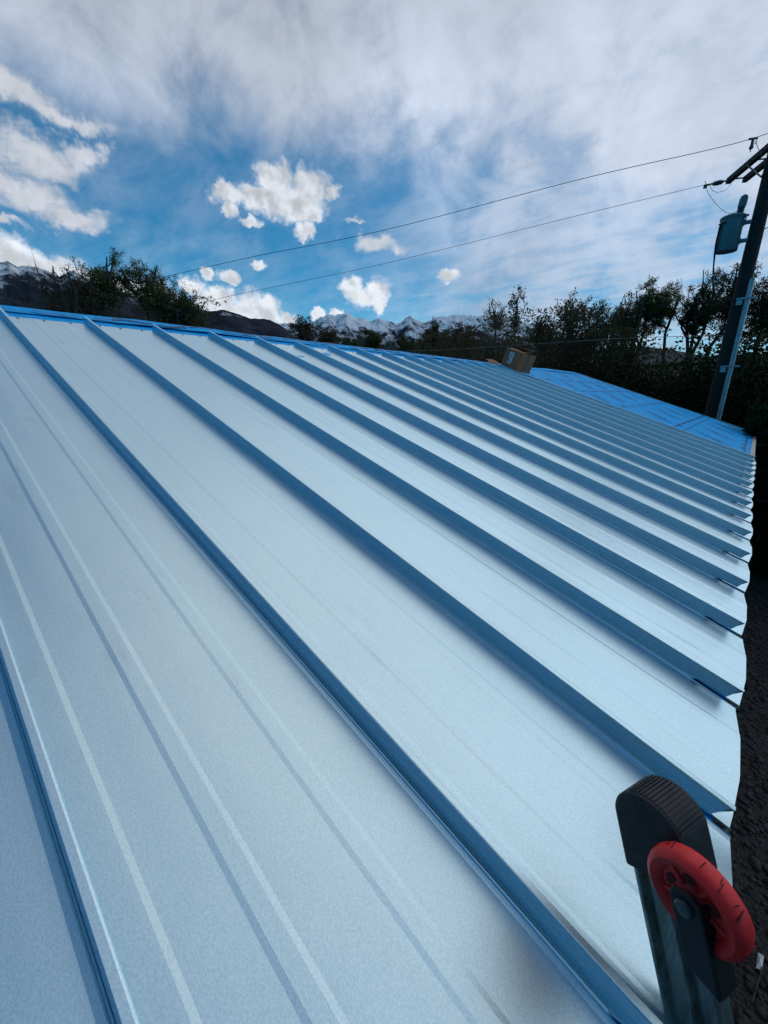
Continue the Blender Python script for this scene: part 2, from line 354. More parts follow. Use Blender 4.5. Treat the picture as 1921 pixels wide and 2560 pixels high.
def mountain(name, label, prof, r0, rp, r1, seed, mat, nr=70, na=420, rough=0.35, wl=900.0, jag=0.02):
    A = np.array([azel(x, y)[0] for x, y in prof]); E = np.array([azel(x, y)[1] for x, y in prof]); o = np.argsort(A); A, E = A[o], E[o]
    aa = np.linspace(A[0], A[-1], na); ee = np.interp(aa, A, E); rr = np.concatenate([np.linspace(r0, rp, nr * 2 // 3), np.linspace(rp, r1, nr // 3 + 2)[1:]])
    AA, RR = np.meshgrid(np.radians(aa), rr); EE = np.meshgrid(ee, rr)[0]
    Xc, Yc = CAM[0] + RR * np.sin(AA), CAM[1] + RR * np.cos(AA)
    top = rp * np.tan(np.radians(EE)) + 3.3
    t = np.clip((RR - r0) / (rp - r0), 0, 1); env = t ** 1.25
    back = np.clip((RR - rp) / (r1 - rp), 0, 1); env = env * (1 - .8 * back)
    rg = ridged(seed, Xc / wl + 40, Yc / wl + 40)
    near = np.exp(-((RR - rp) / (.10 * rp)) ** 2)
    Z = top * (env + rough * (rg - .72) * np.clip(t * 2.2, 0, 1) * (1 - .82 * near)) + top * jag * (ridged(seed + 9, Xc / (wl * .12), Yc / (wl * .12), 3) - .5)
    edge = np.minimum(1, np.minimum(AA - AA[0, 0], AA[0, -1] - AA) / radians(1.2)); Z = Z * edge - 30 * (t <= 0)
    V = np.stack([Xc, Yc, Z], -1).reshape(-1, 3); q = len(rr); k = na
    I = np.arange(q * k).reshape(q, k); F = np.stack([I[:-1, :-1], I[:-1, 1:], I[1:, 1:], I[1:, :-1]], -1).reshape(-1, 4)[:, ::-1]
    return tag(place(name, quick_mesh(name, V, F, True), mat), label, 'mountain', kind='structure')
def rock_fn(snow0, snow1, sc_, c1, c2, c3):
    def fn(n, O, P):
        x, y, z = n.sep(P)
        a = n.noise(n.vmath('MULTIPLY', P, (1, 1, .45)), sc_, 9, .66, 0.4); b = n.noise(P, sc_ * .3, 5, .6)
        c = n.mix(n.step(a, .42, .58), c1, c2); c = n.mix(n.step(b, .5, .64), c, c3)
        s = n.step(z + (a - .5) * (snow1 - snow0) * 5.0, snow0, snow1)
        return {'Base Color': n.mix(s, c, (0.80, 0.83, 0.88)), 'Normal': n.bump(a, 0.9, 0.06 / sc_)}
    return fn
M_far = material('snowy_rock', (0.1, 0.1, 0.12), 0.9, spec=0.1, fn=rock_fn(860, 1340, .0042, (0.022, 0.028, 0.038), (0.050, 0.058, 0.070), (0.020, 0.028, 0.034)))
M_near = material('dark_mountain', (0.05, 0.05, 0.05), 0.9, spec=0.1, fn=rock_fn(570, 760, .008, (0.011, 0.018, 0.032), (0.026, 0.035, 0.053), (0.006, 0.011, 0.017)))  # rock tinted blue: the haze of distance is put into its colour
M_hill = material('haze_tinted_hill', (0.05, 0.06, 0.08), 0.9, spec=0.1, fn=rock_fn(5000, 5100, .01, (0.040, 0.052, 0.066), (0.065, 0.078, 0.090), (0.030, 0.042, 0.046)))  # air haze painted into the hill's blue-grey colours
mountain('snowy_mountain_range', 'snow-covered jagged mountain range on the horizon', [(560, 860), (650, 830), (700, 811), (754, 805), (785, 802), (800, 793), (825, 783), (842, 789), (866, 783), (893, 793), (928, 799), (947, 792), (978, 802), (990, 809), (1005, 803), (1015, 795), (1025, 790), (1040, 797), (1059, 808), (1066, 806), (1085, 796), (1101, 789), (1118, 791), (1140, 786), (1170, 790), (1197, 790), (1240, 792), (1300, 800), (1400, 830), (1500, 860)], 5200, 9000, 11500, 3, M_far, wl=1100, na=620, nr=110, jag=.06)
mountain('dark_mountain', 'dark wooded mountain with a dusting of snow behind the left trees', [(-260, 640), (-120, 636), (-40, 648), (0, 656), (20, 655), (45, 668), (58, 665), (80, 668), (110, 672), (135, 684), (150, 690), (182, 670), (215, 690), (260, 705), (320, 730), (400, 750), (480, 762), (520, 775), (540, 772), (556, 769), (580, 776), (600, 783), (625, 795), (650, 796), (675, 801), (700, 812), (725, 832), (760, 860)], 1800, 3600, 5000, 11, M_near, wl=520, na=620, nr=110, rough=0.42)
mountain('wooded_hill', 'low haze-tinted blue-grey hill seen between the tree trunks at right', [(1300, 905), (1420, 885), (1540, 868), (1620, 866), (1680, 874), (1760, 890), (1850, 885), (2000, 880), (2150, 890)], 1200, 2400, 3200, 21, M_hill, wl=400, na=200, nr=50, rough=.2)

# ------------------------------------------------------------------ house with its roof
PAN = -0.047; S = 0.406; V_TOP = -3.60; V_RIDGE = -3.86; Y0, Y1 = -2.55, 11.3
XR, ZR = roof_pt(0, V_RIDGE, PAN)[0], roof_pt(0, V_RIDGE, PAN)[2]
house = empty('house', (XR, 4.4, 0))
tag(house, 'low house whose pitched roof is half clad in bare metal panels', 'house')
wl_ = MB(); wx0, wx1, wy0, wy1 = 2 * XR + .42, -.42, Y0 + .35, Y1 - .35
for a, b in (((wx0, wy0), (wx1, wy0)), ((wx1, wy0), (wx1, wy1)), ((wx1, wy1), (wx0, wy1)), ((wx0, wy1), (wx0, wy0))):
    d = Vector((b[0] - a[0], b[1] - a[1], 0)); L = d.length
    wl_.box(((a[0] + b[0]) / 2, (a[1] + b[1]) / 2, 1.27), (L, .14, 2.54), Matrix.Rotation(atan2(d.y, d.x), 3, 'Z'))
wl_.build('wall', M_wall, house)
for yy in (wy0, wy1):
    gm = MB(); gm.prism([(wx0, 2.5), (wx1, 2.5), (wx1, 2.58), (XR, ZR - .16), (wx0, 2.58)], (0, yy - .06, 0), (1, 0, 0), (0, 0, 1), (0, 1, 0), .12); gm.build('gable', M_wall, house)
for sgn in (1, -1):
    dk = MB(); pr = []
    for v, n in ((0.0, PAN - .012), (V_RIDGE, PAN - .012), (V_RIDGE, PAN - .05), (0.0, PAN - .05)):
        p = roof_pt(0, v, n); pr.append((p[0] if sgn > 0 else 2 * XR - p[0], p[2]))
    dk.prism(pr, (0, Y0, 0), (1, 0, 0), (0, 0, 1), (0, 1, 0), Y1 - Y0); dk.build('roof_deck', M_deck, house)
    fb = MB(); p = roof_pt(0, -.012, PAN - .05); px_ = p[0] if sgn > 0 else 2 * XR - p[0]
    fb.box((px_, (Y0 + Y1) / 2, p[2] - .09), (.022, Y1 - Y0, .17)); fb.build('fascia_board', M_cream, house)
    sf_ = MB(); sf_.box(((px_ + (wx1 if sgn > 0 else wx0)) / 2, (Y0 + Y1) / 2, p[2] - .165), (.40, Y1 - Y0, .014)); sf_.build('soffit', M_cream, house)
# drip edge along the far rake, a thin pale strip
de = MB(); a0, a1 = roof_pt(Y1, 0.02, PAN), roof_pt(Y1, V_RIDGE, PAN)
de.prism([(a0[0], a0[2] + .004), (a1[0], a1[2] + .004), (a1[0], a1[2] - .028), (a0[0], a0[2] - .028)], (0, Y1 + .001, 0), (1, 0, 0), (0, 0, 1), (0, 1, 0), .012)
de.build('rake_trim', M_cream, house)
de = MB()
de.add([roof_pt(6.6, -.035, PAN - .002), roof_pt(Y1, -.035, PAN - .002), roof_pt(Y1, .018, PAN - .004), roof_pt(6.6, .018, PAN - .004), roof_pt(6.6, .016, PAN - .05), roof_pt(Y1, .016, PAN - .05)], [(0, 1, 2, 3), (3, 2, 5, 4)])
de.build('drip_edge', M_cream, house)

# underlayment: courses laid along the eave, each lapping over the one below
def sheet_grid(u0, u1, v0, v1, n, amp, seed, nu=70, nv=10):
    f = vnoise(seed); U, Vv = np.meshgrid(np.linspace(u0, u1, nu), np.linspace(v0, v1, nv))
    nn = n + amp * (f(U * 1.3 + 9, Vv * 2.1 + 17) - .5) + .6 * amp * (f(U * 4.1 + 3, Vv * 5 + 5) - .5)
    V = np.stack([CT * Vv + ST * nn, U, HE - ST * Vv + CT * nn], -1).reshape(-1, 3)
    I = np.arange(nu * nv).reshape(nv, nu); F = np.stack([I[:-1, :-1], I[1:, :-1], I[1:, 1:], I[:-1, 1:]], -1).reshape(-1, 4)
    return V, F
courses = [(0.0, -.96), (-.83, -1.74), (-1.70, -2.50), (-2.45, -3.10), (-3.03, V_RIDGE)]
under = []
for i, (va, vb) in enumerate(courses):
    V, F = sheet_grid(Y0, Y1, va, vb, PAN - .008 + .0016 * i, .0022, 60 + i)
    under.append(place('underlayment_sheet', quick_mesh('underlayment_sheet', V, F, True), M_under, house))
V, F = sheet_grid(Y0, Y1, 0, V_RIDGE, PAN - .004, .002, 77, 40, 6); V[:, 0] = 2 * XR - V[:, 0]
place('underlayment_sheet', quick_mesh('underlayment_sheet', V, F[:, ::-1], True), M_under, house)
# cap strip folded over the ridge
V, F = sheet_grid(Y0, Y1, -3.70, V_RIDGE, PAN + .008, .014, 91, 160, 4); V2 = V.copy(); V2[:, 0] = 2 * XR - V2[:, 0]
cap = place('underlayment_ridge_strip', quick_mesh('underlayment_ridge_strip', np.concatenate([V, V2]), np.concatenate([F, F[:, ::-1] + len(V)]), True), M_under, house)

rnd = random.Random(4)
def strokes(mb, u, v, n, length=.72, hgt=.13, k=15):              # a slanted line of lettering, too small to read
    e = Vector((-.79, .61)); q = Vector((.61, .79))
    for row in (0, 1):
        for j in range(k):
            t = (j + .5) / k - .5 + rnd.uniform(-.02, .02); h = hgt * rnd.uniform(.35, .75) * (1 - abs(t) * .9) * (.62 if row else 1); wd = length / k * rnd.uniform(.25, .55)
            c = Vector((u, v)) + e * (t * length) + q * ((-.35 if row else .38) * hgt)
            s = rnd.uniform(-.25, .25) * h
            p = [c - e * wd / 2 - q * h / 2, c + e * wd / 2 - q * h / 2, c + e * (wd / 2 + s) + q * h / 2, c + e * (-wd / 2 + s) + q * h / 2]
            mb.add([roof_pt(x.x, x.y, n) for x in p], [(0, 1, 2, 3)])
            if rnd.random() < .5:
                p = [c - e * wd * .9 + q * (h * .1), c + e * wd * .9 + q * (h * .1), c + e * wd * .9 + q * (h * .28), c - e * wd * .9 + q * (h * .28)]
                mb.add([roof_pt(x.x, x.y, n + .0008) for x in p], [(0, 1, 2, 3)])
for i, v in enumerate((-.49, -1.30, -2.13, -2.78, -3.45)):
    pm = MB()
    u = 6.0 + (i % 2) * .35
    while u < Y1 - .25:
        strokes(pm, u + .4, v, PAN - .001 + .0016 * i); u += .95
        # small crosses printed between the lines of lettering
    for k in range(9):
        uu, vv = 6.3 + k * .6, v + .36
        for a, b in ((.05, .012), (.012, .05)):
            pm.add([roof_pt(uu - a, vv - b, PAN - .001 + .0016 * i), roof_pt(uu + a, vv - b, PAN - .001 + .0016 * i), roof_pt(uu + a, vv + b, PAN - .001 + .0016 * i), roof_pt(uu - a, vv + b, PAN - .001 + .0016 * i)], [(0, 1, 2, 3)])
    tag(pm.build('printed_lettering', M_print, under[i]), kind='stuff')
for i, (v, hw) in enumerate(((-.105, .006), (-.825, .004), (-.955, .006), (-1.71, .004), (-2.455, .005), (-3.04, .005))):
    lm = MB(); n = PAN + .0066; U = np.linspace(6.0, Y1 - .02, 40); wob = [rnd.uniform(-.004, .004) for _ in U]
    for k in range(39):
        lm.add([roof_pt(U[k], v + wob[k] - hw, n), roof_pt(U[k + 1], v + wob[k + 1] - hw, n), roof_pt(U[k + 1], v + wob[k + 1] + hw, n), roof_pt(U[k], v + wob[k] + hw, n)], [(0, 1, 2, 3)])
    lm.build('lap_line', M_line, under[min(i, 4)])
# black wavy print and folds along the ridge strip
rp_ = MB(); u = -.2
while u < 7.4:
    L = rnd.uniform(.10, .32); v0 = rnd.uniform(-3.83, -3.72); dv = rnd.uniform(-.05, .05); hw = rnd.uniform(.006, .016)
    for k in range(6):
        f = lambda t: v0 + dv * t + .018 * sin(t * 6 + u * 9)
        a, b = k / 6, (k + 1) / 6
        rp_.add([roof_pt(u + a * L, f(a) - hw, PAN + .019), roof_pt(u + b * L, f(b) - hw, PAN + .019), roof_pt(u + b * L, f(b) + hw, PAN + .019), roof_pt(u + a * L, f(a) + hw, PAN + .019)], [(0, 1, 2, 3)])
    u += L * rnd.uniform(.5, 1.5)
tag(rp_.build('printed_lettering', M_line, cap), kind='stuff')

# metal panels: pan with two low stiffening ribs, and the standing seam between neighbours as a sub-part
def smoothed(pts): return pts
PROF = [(.007, .030), (.0072, .004), (.010, .0), (.044, .0008), (.0505, .0008), (.0585, .0), (.131, 0), (.139, .00085), (.160, .00085), (.168, 0), (.266, 0), (.274, .00085), (.295, .00085), (.303, 0), (.392, 0), (.3995, .0012), (.4015, .0028)]
def panel_mesh(seed):
    r = random.Random(seed); vs = []; fs = []
    vv = [V_TOP, V_TOP + .3, -3.0, -2.6, -2.2, -1.8, -1.4, -1.0, -.7, -.45, -.3, -.2, -.12, -.06, -.015, .022]
    a1, a2, b1 = r.uniform(.3, 1.1), r.uniform(0, 6), r.uniform(-1, 1)
    for v in vv:
        for u, n in PROF:
            f = min(max((u - .01) / .39, 0), 1); bow = sin(pi * f)
            e = max(0, 1 + v / .35) ** 2
            vend = v + (0.010 * bow * (1 if v > 0 else 0)) + (.006 * b1 * (f - .5) if v > 0 else 0)
            nn = n + PAN + bow * (.0012 * a1 * sin(1.9 * v + a2) + .005 * e * a1) - (.006 * e * (1 - bow) * (1 if n < .005 else 0)) * .6
            if n > .003 and v > -.09: nn = PAN + min(n, .0035)
            vs.append(roof_pt(u, vend, nn))
    m = len(PROF)
    for i in range(len(vv) - 1):
        for k in range(m - 1): fs.append((i * m + k, (i + 1) * m + k, (i + 1) * m + k + 1, i * m + k + 1))
    # hemmed lip under the eave
    b = len(vs); i = len(vv) - 1
    for k in range(m): x, y, z = vs[i * m + k]; vs.append((x - .004, y, z - .012))
    for k in range(m - 1): fs.append((i * m + k, b + k, b + k + 1, i * m + k + 1))
    me = bpy.data.meshes.new('metal_panel'); me.from_pydata(vs, [], fs); me.update(); me.materials.append(M_metal); me.shade_smooth(); me.set_sharp_from_angle(angle=radians(3)); return me
RIB = [(-.0042, .0008), (-.0015, .0016), (.0000, .006), (.0003, .0230), (-.0003, .0240), (.0003, .0250), (.0003, .0440), (.0012, .0464), (.0030, .0470), (.0112, .0470), (.0135, .0462), (.0146, .0440), (.0144, .0335), (.0075, .0315), (.0072, .004)]
def seam_mesh():
    vs = []; fs = []; vv = [V_TOP, -3.2, -2.4, -1.6, -.9, -.4, -.1, -.09, -.078, 0.0]
    for i, v in enumerate(vv):
        for u, n in RIB:
            h = n / .047; last = (i == len(vv) - 1)
            v2 = v + (-.013 * (1 - h) if last else 0) + (.006 if last and h > .97 else 0)
            n2 = max(n, .0085) if v > -.085 else n
            vs.append(roof_pt(u, v2, n2 + PAN))
    m = len(RIB)
    for i in range(len(vv) - 1):
        for k in range(m - 1): fs.append((i * m + k, (i + 1) * m + k, (i + 1) * m + k + 1, i * m + k + 1))
    fs.append(tuple(range(2, m)))
    fs.append(tuple((len(vv) - 1) * m + k for k in range(m - 1, 1, -1)))
    me = bpy.data.meshes.new('standing_seam'); me.from_pydata(vs, [], fs); me.update(); me.materials.append(M_metal); me.shade_smooth(); me.set_sharp_from_angle(angle=radians(14)); return me
pms = [panel_mesh(k) for k in range(6)]; smesh = seam_mesh()
scm = MB(); scm.lathe((0, 0, 0), (ST, 0, CT), [(0, .0045), (.004, .004), (.0055, .0018), (.008, .0012), (.008, 0)], 10)
scme = bpy.data.meshes.new('screw'); scme.from_pydata(scm.v, [], scm.f); scme.materials.append(M_screw)
for i in range(-6, 17):
    last = i == 16
    if not last:
        p = bpy.data.objects.new('metal_panel', pms[i % 6]); col.objects.link(p); p.parent = house; p.location = Vector((0, i * S, 0)) - house.location + Vector((CT, 0, -ST)) * rnd.uniform(-.006, .004)
        for fu in (.08, .2, .33):
            s = bpy.data.objects.new('screw', scme); col.objects.link(s); s.parent = p; s.location = Vector(roof_pt(fu, V_TOP + .025, PAN + .0004))
    s = bpy.data.objects.new('standing_seam', smesh); col.objects.link(s)
    if last: s.parent = house; s.location = Vector((0, i * S, 0)) - house.location
    else: s.parent = p

# ------------------------------------------------------------------ ladder
W = Vector((.36, .933, 0)).normalized(); Hh = Vector((W.y, -W.x, 0))
DN = (Hh * .40 - Vector((0, 0, .917))).normalized(); FD = W.cross(DN).normalized()
top = Vector(at_depth(1620, 1962, .50)) + DN * .055
if FD.dot(Hh) < 0: FD = -FD                                    # FD: away from the roof
ladder = empty('ladder', tuple(top + DN * ((top.z - .02) / -DN.z)))
tag(ladder, 'aluminium ladder with black rubber cap and red wheel leaning on the eave', 'ladder')
LEN = (top.z - .025) / -DN.z; HW = .0355
def rail(o):
    # an I-shaped rail: web between two flanges
    d = .013
    poly = [(-HW, -d), (-HW, d), (-HW + .005, d), (-HW + .012, .002), (HW - .020, .002), (HW - .014, d), (HW, d), (HW, -d), (HW - .010, -d), (HW - .016, -.004), (HW - .024, -.004), (HW - .030, -d), (HW - .034, -d), (HW - .036, -.003), (-HW + .012, -.003), (-HW + .005, -d)]
    r = MB(); r.prism(poly, o, FD, W, DN, LEN); return r.build('rail', M_rail, ladder, bevel=.0015)
def end_cap(o):
    c = MB(); hw = .0405; arc = [(hw * cos(a), -.012 - hw * .92 * sin(a)) for a in np.linspace(pi * .04, pi * .96, 26)]
    poly = [(hw, .040)] + [(hw, .0)] + arc + [(-hw, 0.0), (-hw, .055)]
    c.prism(poly, o - W * .020, FD, DN, W, .058)
    cc = c.build('end_cap', M_rubber, ladder, bevel=.004)
    rb = MB()
    for a in np.linspace(pi * .10, pi * .62, 15):
        ctr = o + FD * (hw * cos(a)) + DN * (-.012 - hw * .92 * sin(a)); nn = (FD * cos(a) - DN * sin(a)).normalized(); tt = nn.cross(W)
        rb.box(ctr + nn * .0004 + W * .009, (.0022, .048, .0018), Matrix((tt, W, nn)).transposed())
    rb.build('tread_rib', M_rubber, cc)
for k in (0, 1):
    o = top + W * (.45 * k)
    rail(o + DN * .01); end_cap(o)
for k in range(8):
    a = top + DN * (.46 + .30 * k) ; rg = MB(); rg.tube([a + W * .008, a + W * .442], .016, 10); rg.build('rung', M_rail, ladder, smooth=True)
# wheel beside the rail
_d = Vector(ray(1742, 2244)); wc = Vector(CAM) + _d * ((top - W * .036 - Vector(CAM)).dot(W) / _d.dot(W)); wa = Vector((-.40, -.91, -.06)).normalized()
wheel = MB(); R1, R0 = .048, .034
prof = [(R0, -.011), (R1 - .007, -.0135), (R1 - .002, -.010), (R1, -.004), (R1, .004), (R1 - .002, .010), (R1 - .007, .0135), (R0, .011), (R0 - .004, .006), (.016, .005), (.013, .009), (.0, .009)]
wheel.lathe(wc, wa, prof, 56)
wheel.lathe(wc, wa, [(R0, -.011), (R0 - .004, -.006), (.016, -.005), (.017, -.009), (0, -.009)], 56)
whl = wheel.build('wheel', M_red, ladder, smooth=True)
ea = wa.orthogonal().normalized(); eb = wa.cross(ea)
for k in range(5):                                             # dark openings between the spokes
    a = 2 * pi * k / 5 + .5; cx = wc + (ea * cos(a) + eb * sin(a)) * .0225 + wa * .0062; rr = (ea * cos(a) + eb * sin(a)); tt = wa.cross(rr)
    h = MB(); poly = [(.0068 * cos(q) * (1 + .25 * cos(q)), .0045 * sin(q)) for q in np.linspace(0, 2 * pi, 14)[:-1]]
    h.prism(poly, cx, tt, rr, wa, .0006); h.build('spoke_opening', M_crack, whl)
    sp = MB(); a += pi / 5; rr = (ea * cos(a) + eb * sin(a)); tt = wa.cross(rr)
    sp.box(wc + rr * .0215 + wa * .0066, (.005, .022, .004), Matrix((tt, rr, wa)).transposed()); sp.build('spoke', M_red, whl, bevel=.002)
r2 = random.Random(8)
for k in range(30):                                            # fine cracks across the tread
    a = r2.uniform(0, 2 * pi); rr = (ea * cos(a) + eb * sin(a)); tt = wa.cross(rr)
    ck = MB(); off = r2.uniform(-.006, .008); ck.box(wc + rr * (R1 + .0001) + wa * off, (.0007, .0012, r2.uniform(.006, .014)), Matrix((tt, rr, wa)).transposed() @ Matrix.Rotation(r2.uniform(-.3, .3), 3, 'Y')); ck.build('crack', M_crack, whl)
br = MB(); br.prism([(-.014, .064), (.016, .080), (.016, -.008), (.008, -.017), (-.008, -.017), (-.014, -.008)], wc + wa * .0165, FD, DN, wa, .004)
brk = br.build('wheel_bracket', M_blackmetal, ladder, bevel=.0015)
b2 = MB(); b2.prism([(.016, -.006), (.016, .080), (.012, .080), (.012, -.006)], wc + wa * .0165, FD, DN, -wa, .026); b2.build('bracket_flange', M_blackmetal, brk)
bt = MB(); bt.lathe(wc + wa * .0205, wa, [(.0085, 0), (.0085, .0028), (.007, .0045), (0, .0052)], 18); bt.lathe(wc, wa, [(.004, -.03), (.004, .02)], 10); bt.build('bolt', M_bolt, brk, smooth=True)

# ------------------------------------------------------------------ cardboard box on the ridge
def roof_frame(u, v): return Vector(roof_pt(u, v, 0.002))
bc = roof_frame(6.60, -3.34)
nrm = Vector((ST, 0, CT)); down = Vector((CT, 0, -ST)); along = Vector((0, 1, 0))
rotb = Matrix.Rotation(radians(-24), 3, nrm)
bx_, by_ = rotb @ down, rotb @ along; bz_ = nrm
BL, BW, BH, t_ = .40, .28, .27, .005
box = empty('cardboard_box', tuple(bc)); tag(box, 'open brown cardboard box with a white label sitting on the ridge', 'box')
RB = Matrix((bx_, by_, bz_)).transposed()
def panel(name, cx, cy, cz, s, mat=M_card, par=box):
    b = MB(); b.box(bc + bx_ * cx + by_ * cy + bz_ * cz, s, RB); return b.build(name, mat, par)
panel('base', 0, 0, t_ / 2, (BL, BW, t_))
front = panel('side', 0, -BW / 2, BH / 2, (BL, t_, BH)); panel('side', 0, BW / 2, BH / 2, (BL, t_, BH))
panel('side', BL / 2, 0, BH / 2, (t_, BW - 2 * t_, BH)); panel('side', -BL / 2, 0, BH / 2, (t_, BW - 2 * t_, BH))
lab = MB(); lab.box(bc + bx_ * -.03 + by_ * (-BW / 2 - .0035) + bz_ * .15, (.10, .001, .17), RB); lb = lab.build('paper_label', M_label, box, )
ink = MB()
for dx_, dz_, wd, ht in ((-.035, .10, .03, .05), (-.01, .07, .05, .012), (-.01, .05, .07, .006), (.0, .21, .06, .008), (-.01, .19, .07, .006), (.01, .17, .05, .006), (0, .15, .08, .006)):
    ink.box(bc + bx_ * (-.03 + dx_ * .8) + by_ * (-BW / 2 - .0043) + bz_ * (.15 + (dz_ - .13) * .8), (wd * .8, .0006, ht), RB)
ink.build('label_print', M_ink, lb)
tp = MB(); tp.box(bc + bx_ * (BL / 2 + .0035) + bz_ * (BH / 2), (.0012, .05, BH), RB); tp.build('tape', M_tape, box)
def flap(o, ex, ang, axis, wd, ln, name='flap'):
    R_ = Matrix.Rotation(ang, 3, axis); d = R_ @ ex; nn = axis.cross(d).normalized()
    b = MB(); b.box(o + d * (ln / 2), (wd, ln, .004), Matrix((axis, d, nn)).transposed()); return b.build(name, M_card, box)
topz = bz_ * (BH + .002)
flap(bc + topz + by_ * (BW / 2), -by_, radians(-4), bx_.copy(), BL, .165)
flap(bc + topz - by_ * (BW / 2), by_, radians(3), bx_.copy(), BL * .98, .12)
flap(bc + topz - bx_ * (BL / 2), -bx_, radians(-58), by_.copy(), BW, .17)
flap(bc + topz - bx_ * (BL / 2 - .12) + by_ * .1, bx_ * .6 + bz_ * .25, radians(0), by_.copy(), .24, .26)
for k, (u, v, s, a) in enumerate(((6.42, -3.66, .16, .5), (6.55, -3.78, .12, -.4))):
    cp = MB(); cp.box(Vector(roof_pt(u, v, .012)), (s, s * 1.3, .004), Matrix((down, along, nrm)).transposed() @ Matrix.Rotation(a, 3, 'Z') @ Matrix.Rotation(.12, 3, 'X'))
    tag(cp.build('cardboard_scrap', M_card), ('larger flat cardboard scrap lying on the metal left of the box', 'smaller cardboard scrap at the ridge just left of the box')[k], 'scrap', 'cardboard scraps by the box')

# ------------------------------------------------------------------ utility pole, transformer, wires
PX, PY = -0.86, 12.6; ARM = Vector((-.485, .875, 0)).normalized(); LN = Vector((-.875, -.485, 0)).normalized(); ZA = 8.06
pole = empty('utility_pole', (PX, PY, 0)); tag(pole, 'dark wooden utility pole with double crossarm at the right edge', 'utility pole')
pm = MB(); pm.tube([(PX, PY, -.3), (PX, PY, 2), (PX, PY, 4.5), (PX, PY, 7), (PX, PY, 9.1)], [.168, .158, .142, .126, .115], 20); pm.build('pole_shaft', M_pole, pole, smooth=True)
base = Vector((PX, PY, ZA))
RA = Matrix((ARM, ARM.cross(Vector((0, 0, 1))) * -1, Vector((0, 0, 1)))).transposed()
for sg in (1, -1):
    cb = MB(); cb.box(base + LN * (.165 * sg), (2.70, .095, .118), RA); arm = cb.build('crossarm', M_pole, pole, bevel=.006)
    for q in (.42, -.42, 1.24, -1.24):
        bo = MB(); o = base + ARM * q + LN * (.165 * sg); bo.tube([o - LN * .02 * sg + LN * .0, o + LN * .075 * sg], .012, 8); bo.build('bolt', M_bolt, arm)
for q in (.42, -.42, 1.24):
    sp = MB(); sp.tube([base + ARM * q - LN * .13, base + ARM * q + LN * .13], .016, 8); sp.build('spacer_bolt', M_bolt, pole)
for sg in (1, -1):
    bra = MB(); bra.tube([base + ARM * (.55 * sg) + LN * .22 - Vector((0, 0, .02)), Vector((PX, PY, ZA - .48)) + LN * .14], .014, 6); bra.build('brace', M_bolt, pole)
# conduit riser with stand-off brackets
cxp, cyp = -0.727, 12.60 - .02
cxp = at_y(1840, 870, 12.42)[0]; cyp = 12.42
cn = MB(); cn.tube([(cxp, cyp, 0), (cxp, cyp, 5.66)], .047, 16); cnd = cn.build('conduit', M_galv, pole, smooth=True)
for px_, py_ in ((1866, 746), (1826, 916)):
    z = at_y(px_, py_, cyp)[2]
    bk = MB(); bk.box((cxp - .02, cyp - .055, z), (.34, .03, .035)); bk.box((cxp - .13, cyp + .03, z - .07), (.10, .12, .10)); bk.tube([(cxp - .06, cyp - .06, z), (cxp + .07, cyp - .06, z)], .018, 8)
    bk.build('standoff_bracket', M_galv, cnd)
for dz_, dx_ in ((6.98, .33), (6.60, .30)):
    st = MB(); st.tube([(PX, PY, dz_), (PX + dx_ * .9, PY - .12, dz_ + .03)], .009, 6); st.build('pole_step', M_bolt, pole)

TC = Vector((-1.30, 12.52, 0)); zb, zt = 6.29, 6.93
tr = empty('transformer', (TC.x, TC.y, zb)); tag(tr, 'grey cylindrical transformer hung on the utility pole', 'transformer')
tk = MB(); tk.lathe((TC.x, TC.y, 0), (0, 0, 1), [(0, zb + .02), (.19, zb + .02), (.20, zb), (.205, zb + .01), (.205, zt), (0, zt)], 40); tk.build('tank', M_tank, tr, smooth=True)
ld = MB(); ld.lathe((TC.x, TC.y, 0), (0, 0, 1), [(.205, zt - .03), (.224, zt - .028), (.224, zt + .012), (.20, zt + .03), (.10, zt + .055), (0, zt + .062)], 40); lid = ld.build('lid', M_tank, tr, smooth=True)
lg = MB(); lg.box((TC.x + .235, TC.y - .03, zt - .01), (.06, .05, .03)); lg.box((TC.x + .225, TC.y - .03, zt - .07), (.02, .03, .10)); lg.build('lid_latch', M_tank, lid)
bs = MB(); bo = Vector((TC.x + .10, TC.y - .02, zt + .05)); pr = []
for k in range(4): pr += [(.048, .03 * k), (.066, .03 * k + .008), (.066, .03 * k + .012), (.046, .03 * k + .022)]
bs.lathe(bo, (.05, 0, 1), [(.05, -.02)] + pr + [(.045, .125), (0, .13)], 20); bsh = bs.build('bushing', M_insul, tr, smooth=True)
gd = MB(); gd.lathe(bo + Vector((.006, 0, .10)), (.05, 0, 1), [(.060, 0), (.072, .03), (.072, .16), (.060, .21), (.030, .235), (0, .24)], 20); gd.build('bushing_guard', M_tank, bsh, smooth=True)
for z in (zb + .17, zt - .13):
    hb = MB(); hb.box(((TC.x + PX) / 2 + .03, TC.y + .03, z), (abs(PX - TC.x) - .26, .10, .055)); hb.box((TC.x + .195, TC.y + .01, z), (.05, .14, .09)); hb.build('hanger_bracket', M_tank, tr)
tb = MB()
for k in range(3): tb.lathe((TC.x - .10 - .035 * k, TC.y - .19 + .05 * k, zt - .12), (-.5, -.85, .1), [(.022, 0), (.022, .04), (.012, .05), (.012, .075), (0, .08)], 12)
tb.build('terminal', M_insul, tr, smooth=True)
